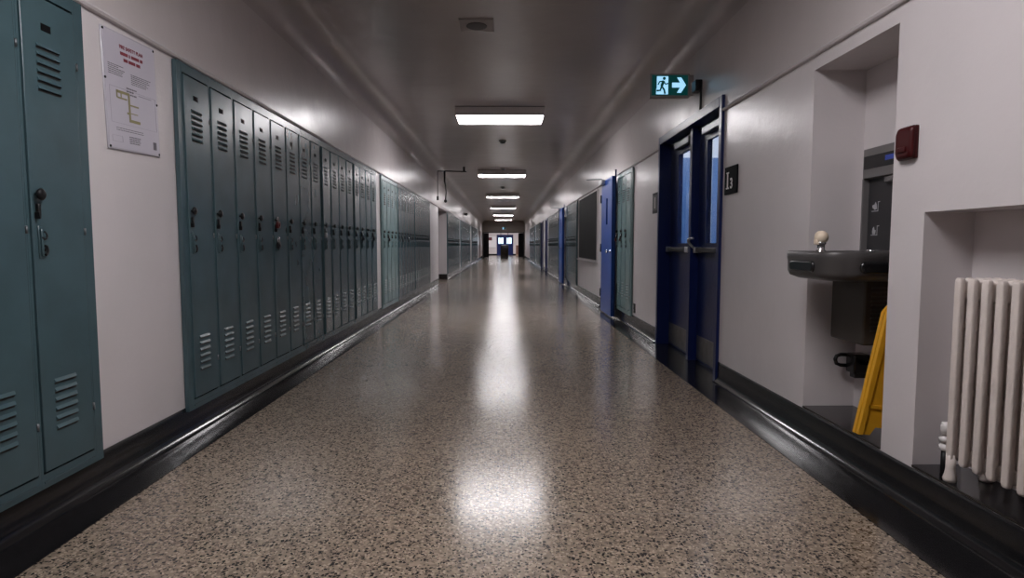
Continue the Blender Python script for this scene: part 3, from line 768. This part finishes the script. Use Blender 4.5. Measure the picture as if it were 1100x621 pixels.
# ------------------------------------------------------------------ drinking fountain in its niche
t = thing('drinking_fountain', 'black wall drinking fountain with bottle filler in the right niche', 'drinking fountain', (XR + .27, 2.83, 0), RIGHTW)
def plan(x0, x1, y0, y1, r, z, n=8):
    """rounded only at the front (y0) corners; back corners square"""
    out = [(x1, y1, z), (x0, y1, z)]
    for k in range(n + 1):
        a = PI + k/n*PI/2; out.append((x0 + r + r*math.cos(a), y0 + r + r*math.sin(a), z))
    for k in range(n + 1):
        a = 1.5*PI + k/n*PI/2; out.append((x1 - r + r*math.cos(a), y0 + r + r*math.sin(a), z))
    return out
m = MB()
m.loops([plan(-.20, .20, -.42, -.004, .09, .868), plan(-.222, .222, -.458, -.004, .10, .884), plan(-.23, .23, -.468, -.004, .105, .905), plan(-.23, .23, -.468, -.004, .105, .955),
         plan(-.232, .232, -.472, -.004, .105, .968), plan(-.232, .232, -.472, -.004, .105, .992), plan(-.226, .226, -.466, -.006, .10, 1.000),
         plan(-.205, .205, -.440, -.10, .09, .998), plan(-.19, .19, -.42, -.12, .08, .965), plan(-.12, .12, -.34, -.18, .06, .950)])
bs = m.build('basin', M['fount'], t)
m = MB(); m.loops([[(x, y + .002, z) for (x, y, z) in rr(-.115, .115, .905, .955, .022, -.468)], rr(-.115, .115, .905, .955, .022, -.476), rr(-.105, .105, .912, .948, .018, -.480)]); m.build('push_bar', M['black'], t)
for sx in (-1, 1):
    m = MB(T=Matrix.Rotation(sx*PI/2, 4, 'Z'))
    m.loops([rr(-.10 - sx*.21 if False else -.075 - sx*.245, .075 - sx*.245, .905, .955, .022, -.229) if False else rr(-sx*.245 - .085, -sx*.245 + .085, .905, .955, .022, -.228), rr(-sx*.245 - .085, -sx*.245 + .085, .905, .955, .022, -.237), rr(-sx*.245 - .075, -sx*.245 + .075, .912, .948, .018, -.241)])
    m.build('push_bar', M['black'], t)
m = MB(); m.lathe([(.026, .985), (.026, 1.0), (.017, 1.006), (.017, 1.028), (.022, 1.034), (.020, 1.045)], (-.02, -.372, 0), 'z', 18); m.build('bubbler_base', M['chrome'], t)
m = MB(); m.lathe([(.020, 1.040), (.028, 1.048), (.031, 1.064), (.027, 1.082), (.015, 1.093), (.001, 1.095)], (-.02, -.372, 0), 'z', 18); m.box(-.034, -.006, -.402, -.385, 1.03, 1.058, 0, bev=.004); m.build('bubbler_guard', M['cream'], t)
m = MB(); m.lathe([(.022, .985), (.022, 1.002), (.016, 1.006), (.001, 1.006)], (-.14, -.06, 0), 'z', 16); m.build('drain_button', M['chrome'], t)
# bottle filler
m = MB(); x0, x1 = -.20, .20
m.box(x0, x1, -.05, -.004, 1.0, 1.50, 0)
m.box(x0, x1, -.082, -.05, 1.355, 1.50, 0, bev=.004); m.box(x0, x0 + .010, -.082, -.05, 1.0, 1.355); m.box(x1 - .010, x1, -.082, -.05, 1.0, 1.355)
bf = m.build('bottle_filler', M['fountgrey'], t)
m = MB(); m.box(x0 + .011, x1 - .011, -.0525, -.050, 1.004, 1.352); m.build('recess_liner', M['liner'], bf)
m = MB(); m.box(x0 + .012, x1 - .012, -.0845, -.082, 1.400, 1.462); m.build('display_strip', M['black'], bf)
m = MB(); m.box(-.02, .06, -.0855, -.0843, 1.425, 1.448); m.build('display_light', M['led'], bf)
m = MB(); m.box(-.04, .04, -.074, -.052, 1.325, 1.352, 0, bev=.004); m.build('spout', M['fountgrey'], bf)
y = -.0530
def icon(x, z, cup):
    m = MB()
    q = .0035
    m.box(x - .034, x + .018, y - .001, y, z - .030, z - .030 + q)
    m.box(x + .014, x + .014 + q, y - .001, y, z - .030, z + .018); m.box(x + .014, x + .030, y - .001, y, z + .014, z + .014 + q)
    if cup:
        m.prism([(x - .026, z - .012), (x - .008, z - .022), (x + .008, z - .018), (x + .004, z + .004), (x - .004, z + .016), (x - .012, z + .004), (x - .030, z + .000)], 'y', y - .0012, y)
    else:
        m.prism([(x - .020, z - .024), (x + .002, z - .024), (x + .006, z - .004), (x - .004, z - .004), (x - .010, z + .012), (x - .018, z + .006), (x - .022, z - .010)], 'y', y - .0012, y)
    m.build('printed_icon', M['icon'], bf)
icon(-.125, 1.222, True); icon(-.125, 1.105, False)
# chiller cabinet under the basin with side louvres
m = MB(); m.box(-.22, .065, -.205, -.004, .56, .870, 0, bev=.010)
cb = m.build('chiller_cabinet', M['cabinet'], t)
m = MB()
for k in range(11): m.box(.064, .071, -.175, -.03, .625 + k*.020, .633 + k*.020)
m.build('louvres', M['fount'], cb)

t = thing('pipe_valve', 'black pipe valve with loop handle low in the fountain niche', 'valve', (XR + .268, 3.06, .42), RIGHTW)
m = MB(); m.box(-.045, .035, -.085, 0, -.05, .05, 0, bev=.008); m.box(-.03, .02, -.07, -.01, -.075, -.05, 0, bev=.004); m.build('valve_body', M['black'], t)
m = MB(); m.tube([(-.045, -.07, .036), (-.055, -.105, .036), (-.058, -.125, .028), (-.058, -.132, .010), (-.058, -.125, -.012), (-.055, -.105, -.020), (-.045, -.07, -.020)], .010, 8); m.build('loop_handle', M['black'], t)
m = MB(); m.tube([(.03, -.045, .01), (.20, -.045, .035), (.34, -.045, .04)], .012, 8); m.build('pipe', M['black'], t)

# ------------------------------------------------------------------ folded floor sign in the niche
t = thing('wet_floor_sign', 'yellow plastic folding floor sign standing folded beside the drinking fountain', 'floor sign', (1.846, 2.590, .171))
def leaf(y0, y1, name, parent):
    T = Matrix.Rotation(math.radians(4.8), 4, 'Y')
    wb, wt, h = .288, .165, .575
    o = (wb - wt)/2
    m = MB(T=T @ Matrix.Translation((-wb - .002, 0, .001)))
    def L(z): return o*z/h
    # outline with a low arch between the feet
    poly = [(0, 0), (.055, 0), (.075, .035), (wb - .075, .035), (wb - .055, 0), (wb, 0), (wb - o, h - .03), (wb - o - .02, h), (o + .02, h), (o, h - .03)]
    m.prism(poly, 'y', y0 + .005, y1)
    # raised rim and cross rail on the front
    r = .016
    for q in ([(0, 0), (r*1.4, 0), (o + r*1.4, h - .03), (o, h - .03)], [(wb, 0), (wb - o, h - .03), (wb - o - r*1.4, h - .03), (wb - r*1.4, 0)], [(L(.13) + r, .12), (wb - L(.13) - r, .12), (wb - L(.14) - r, .135), (L(.14) + r, .135)], [(o, h - .035), (wb - o, h - .035), (wb - o - .018, h - .002), (o + .018, h - .002)]):
        m.prism(q, 'y', y0, y0 + .006)
    return m.build(name, M['yellow'], parent)
leaf(.0, .020, 'front_leaf', t); leaf(.026, .046, 'rear_leaf', t)
m = MB(T=Matrix.Rotation(math.radians(4.8), 4, 'Y')); m.tube([(-.205, .023, .572), (-.085, .023, .572)], .010, 8); m.build('hinge_pin', M['yellow'], t)

# ------------------------------------------------------------------ radiator
t = thing('radiator', 'cream cast iron column radiator standing in the right hand niche', 'radiator', (1.622, 2.127, .170), RIGHTW)
NS = 8; SP = .0612
def rcol(m, x, y, hw, hd, z0, z1):
    n = 20
    def ring(z, k): return [(x + hw*k*math.copysign(abs(math.cos(2*PI*i/n))**.4, math.cos(2*PI*i/n)), y + hd*k*math.copysign(abs(math.sin(2*PI*i/n))**.4, math.sin(2*PI*i/n)), z) for i in range(n)]
    m.loops([ring(z0, .6), ring(z0 + .005, .88), ring(z0 + .015, 1), ring(z1 - .015, 1), ring(z1 - .005, .88), ring(z1, .6)])
for i in range(NS):
    m = MB(); x = i*SP
    zt, zb = .742, .075
    for yy in (.0, .033, .066, .099, .132): rcol(m, x, yy, .0145, .0120, zb, zt)
    m.box(x - .0125, x + .0125, 0, .132, zt - .075, zt - .010, 0, bev=.007); m.box(x - .0125, x + .0125, 0, .132, zb + .010, zb + .060, 0, bev=.007)
    m.lathe([(.020, x - SP/2 + .0003), (.020, x + SP/2 - .0003)], (0, .048, zt - .045), 'x', 14) if False else None
    for zz in (zt - .045, zb + .04): m.tube([(x - SP/2 + .0003,   .066, zz), (x + SP/2 - .0003, .066, zz)], .021, 14)
    for zz in (.33, .56): m.box(x - .006, x + .006, .0, .132, zz, zz + .02)
    if i in (0, NS - 1):
        for yy in (.0, .132): m.lathe([(.021, .001), (.023, .012), (.018, .03), (.0155, .05), (.0155, .10)], (x, yy, 0), 'z', 12)
    m.build('section', M['radiator'], t)
m = MB(); m.lathe([(.010, .15), (.017, .152), (.018, .180), (.014, .196), (.001, .198)], (-.072, .03, 0), 'z', 16); m.build('valve_knob', M['white_plastic'], t)
m = MB(); m.lathe([(.014, .09), (.020, .095), (.020, .110), (.014, .113), (.014, .123), (.021, .125), (.021, .140), (.012, .143), (.012, .15)], (-.072, .03, 0), 'z', 16); m.tube([(-.072, .03,   .102), (-.015, .066,   .102)], .012, 10); m.build('valve_body', M['white_plastic'], t)
m = MB(); m.tube([(-.072, .03, .0005), (-.072, .03, .09)], .012, 10); m.build('supply_pipe', M['blackmetal'], t)

# ------------------------------------------------------------------ end of the hall
m = MB(); oh = 2.0
m.box(XL, XR, YE - .02, YE + .15, oh, HC, 0); m.box(XL - .05, XL + .04, YE - .02, YE + .15, 0, oh); m.box(XR - .04, XR + .05, YE - .02, YE + .15, 0, oh)
struct(m, 'wall_end', M['endwall'])
t = thing('door_6', 'dark doorway frame with opened doors at the far end of the hall', 'door'); t['kind'] = 'structure'
m = MB(); m.box(XL + .04, XR - .04, YE - .04, YE + .12, oh - .06, oh - .001); m.box(XL + .041, XL + .10, YE - .04, YE + .12, 0, oh - .06); m.box(XR - .10, XR - .041, YE - .04, YE + .12, 0, oh - .06)
m.build('door_frame', M['blackmetal'], t)
for sx in (-1, 1):
    X = (XL + .10) if sx < 0 else (XR - .10)
    m = MB(T=Matrix.Translation((X, YE + .14, 0)) @ Matrix.Rotation(math.radians(90 - 26 if sx < 0 else 90 + 26), 4, 'Z')); m.box(.0, .82, -.022, .022, .01, oh - .065, 0, bev=.003, seg=1); m.build('door_leaf', M['blackplate'], t)
for x in (-.27, .30):
    m = MB(); m.box(x - .025, x + .025, YE + .02, YE + .08, .002, oh - .06); m.build('post', M['blackmetal'], t)
# cross hall beyond
YC = 58.0
m = MB()
m.box(-3.4, -.72, YC, YC + .1, 0, 2.9); m.box(.86, 3.8, YC, YC + .1, 0, 2.9); m.box(-.72, .86, YC, YC + .1, 1.98, 2.9)
m.box(-3.5, -3.4, YE, YC, 0, 2.9); m.box(3.8, 3.9, YE, YC, 0, 2.9)
m.box(-3.4, XL - .05, YE + .05, YE + .15, 0, 2.9); m.box(XR + .05, 3.8, YE + .05, YE + .15, 0, 2.9)
struct(m, 'wall_far', M['wall'])
m = MB(); m.box(-3.4, 3.8, YE + .16, YC, 2.9, 2.95); struct(m, 'ceiling_far', M['wall'])
m = MB(); m.box(-3.4, -.72, YC - .02, YC - .001, 0, .15); m.box(.86, 3.8, YC - .02, YC - .001, 0, .15); struct(m, 'baseboard_far', M['black_terrazzo'])
t = thing('door_7', 'blue double doors with bright daylit panes in the far hall', 'door'); t['kind'] = 'structure'
for x0, x1 in ((-.71, .065), (.075, .85)):
    m = MB(); w0, w1, q0, q1 = x0 + .16, x1 - .16, 1.12, 1.68
    m.box(x0, w0, YC, YC + .05, .01, 1.97); m.box(w1, x1, YC, YC + .05, .01, 1.97); m.box(w0, w1, YC, YC + .05, .01, q0); m.box(w0, w1, YC, YC + .05, q1, 1.97)
    lf = m.build('door_leaf', M['navy'], t)
    m = MB(); m.box(w0, w1, YC + .02, YC + .03, q0, q1); m.build('window_pane', M['daylight'], lf)
t = thing('far_daylight_fill', 'added unseen panel for daylight in the far cross hall beyond the end doorway', 'ceiling light', (0, 55, 2.9))  # unseen glowing panel added to give the cross hall its bright daylight
m = MB(); m.box(-1.65, 1.65, -.36, .36, -.09, 0, 0); m.build('housing', M['light_box'], t)
m = MB(); m.box(-1.6, 1.6, -.32, .32, -.10, -.09, 0); m.build('diffuser', M['diffuser'], t)
t = thing('notice_board', 'small white notice board with maroon sheet left of the far blue doors', 'notice board', (-1.05, YC - .004, .75))
m = MB(); m.box(-.55, .25, -.02, 0, .0, 1.05, 0); m.build('panel', M['white_board'], t)
m = MB(); m.box(-.45, -.12, -.026, -.02, .68, .98, 0); m.build('maroon_sheet', M['maroon'], t)
m = MB(); m.box(-.55, .25, -.05, -.02, -.03, .03, 0); m.build('ledge', M['alu'], t)
t = thing('cabinet', 'small tan cabinet against the far wall right of the blue doors', 'cabinet', (1.40, YC - .30, 0))
m = MB(); m.box(-.30, .30, -.25, .25, .05, .98, 0, bev=.006); m.box(-.28, .28, -.22, .23, .0, .05); m.build('body', M['tan'], t)
m = MB(); m.box(-.28, -.02, -.262, -.25, .08, .94, 0, bev=.003, seg=1); m.build('door', M['wood'], t)
m = MB(); m.box(.02, .28, -.262, -.25, .08, .94, 0, bev=.003, seg=1); m.build('door', M['tan'], t)
t = thing('waste_bin', 'tall black waste bin standing in the middle of the far end doorway', 'bin', (.02, 44.6, 0))
m = MB(); m.loops([rr2 for rr2 in [[(x, y, z) for (x, z_, y) in [(p[0], 0, p[2]) for p in rr(-w, w, -w*.9, w*.9, .05, 0)]] for (w, z) in ((.27, .003), (.285, .72), (.295, .74), (.295, .78))]]); m.build('body', M['black'], t)
m = MB(); m.loops([[(p[0], p[2], z) for p in rr(-w, w, -w*.9, w*.9, .05, 0)] for (w, z) in ((.297, .78), (.297, .84), (.28, .97), (.25, 1.0))]); m.build('lid', M['black'], t)
# brown door near the end of the left wall
t = thing('door_8', 'reddish brown door on left wall close to the end doorway', 'door'); t['kind'] = 'structure'
m = MB(); m.box(XL, XL + .03, 42.2, 43.6, .16, 1.98); m.build('door_leaf', M['wood'], t)
m = MB(); m.lathe([(.03, 0), (.03, .01), (.012, .012), (.012, .04), (.026, .05), (.001, .06)], (XL + .03, 42.35, .95), 'x', 12); m.build('door_knob', M['chrome'], t)

# ------------------------------------------------------------------ camera, world, view
cam = bpy.data.cameras.new('camera'); co = bpy.data.objects.new('camera', cam); C.objects.link(co)
f = 650.0; yaw = math.atan(8.3/f); pit = math.atan(47.7/math.hypot(f, 8.3))
co.location = (0, 0, 1.03); co.rotation_euler = (PI/2 - pit, 0, -yaw)
cam.sensor_fit = 'HORIZONTAL'; cam.sensor_width = 36; cam.lens = f/1100*36
cam.clip_start = .02; cam.clip_end = 200
S.camera = co
w = bpy.data.worlds.new('world'); S.world = w; w.use_nodes = True
w.node_tree.nodes['Background'].inputs[0].default_value = (0, 0, 0, 1)
vs = S.view_settings
vs.view_transform = 'Standard'; vs.look = 'None'; vs.exposure = 0.0; vs.gamma = 1.0; vs.use_curve_mapping = False
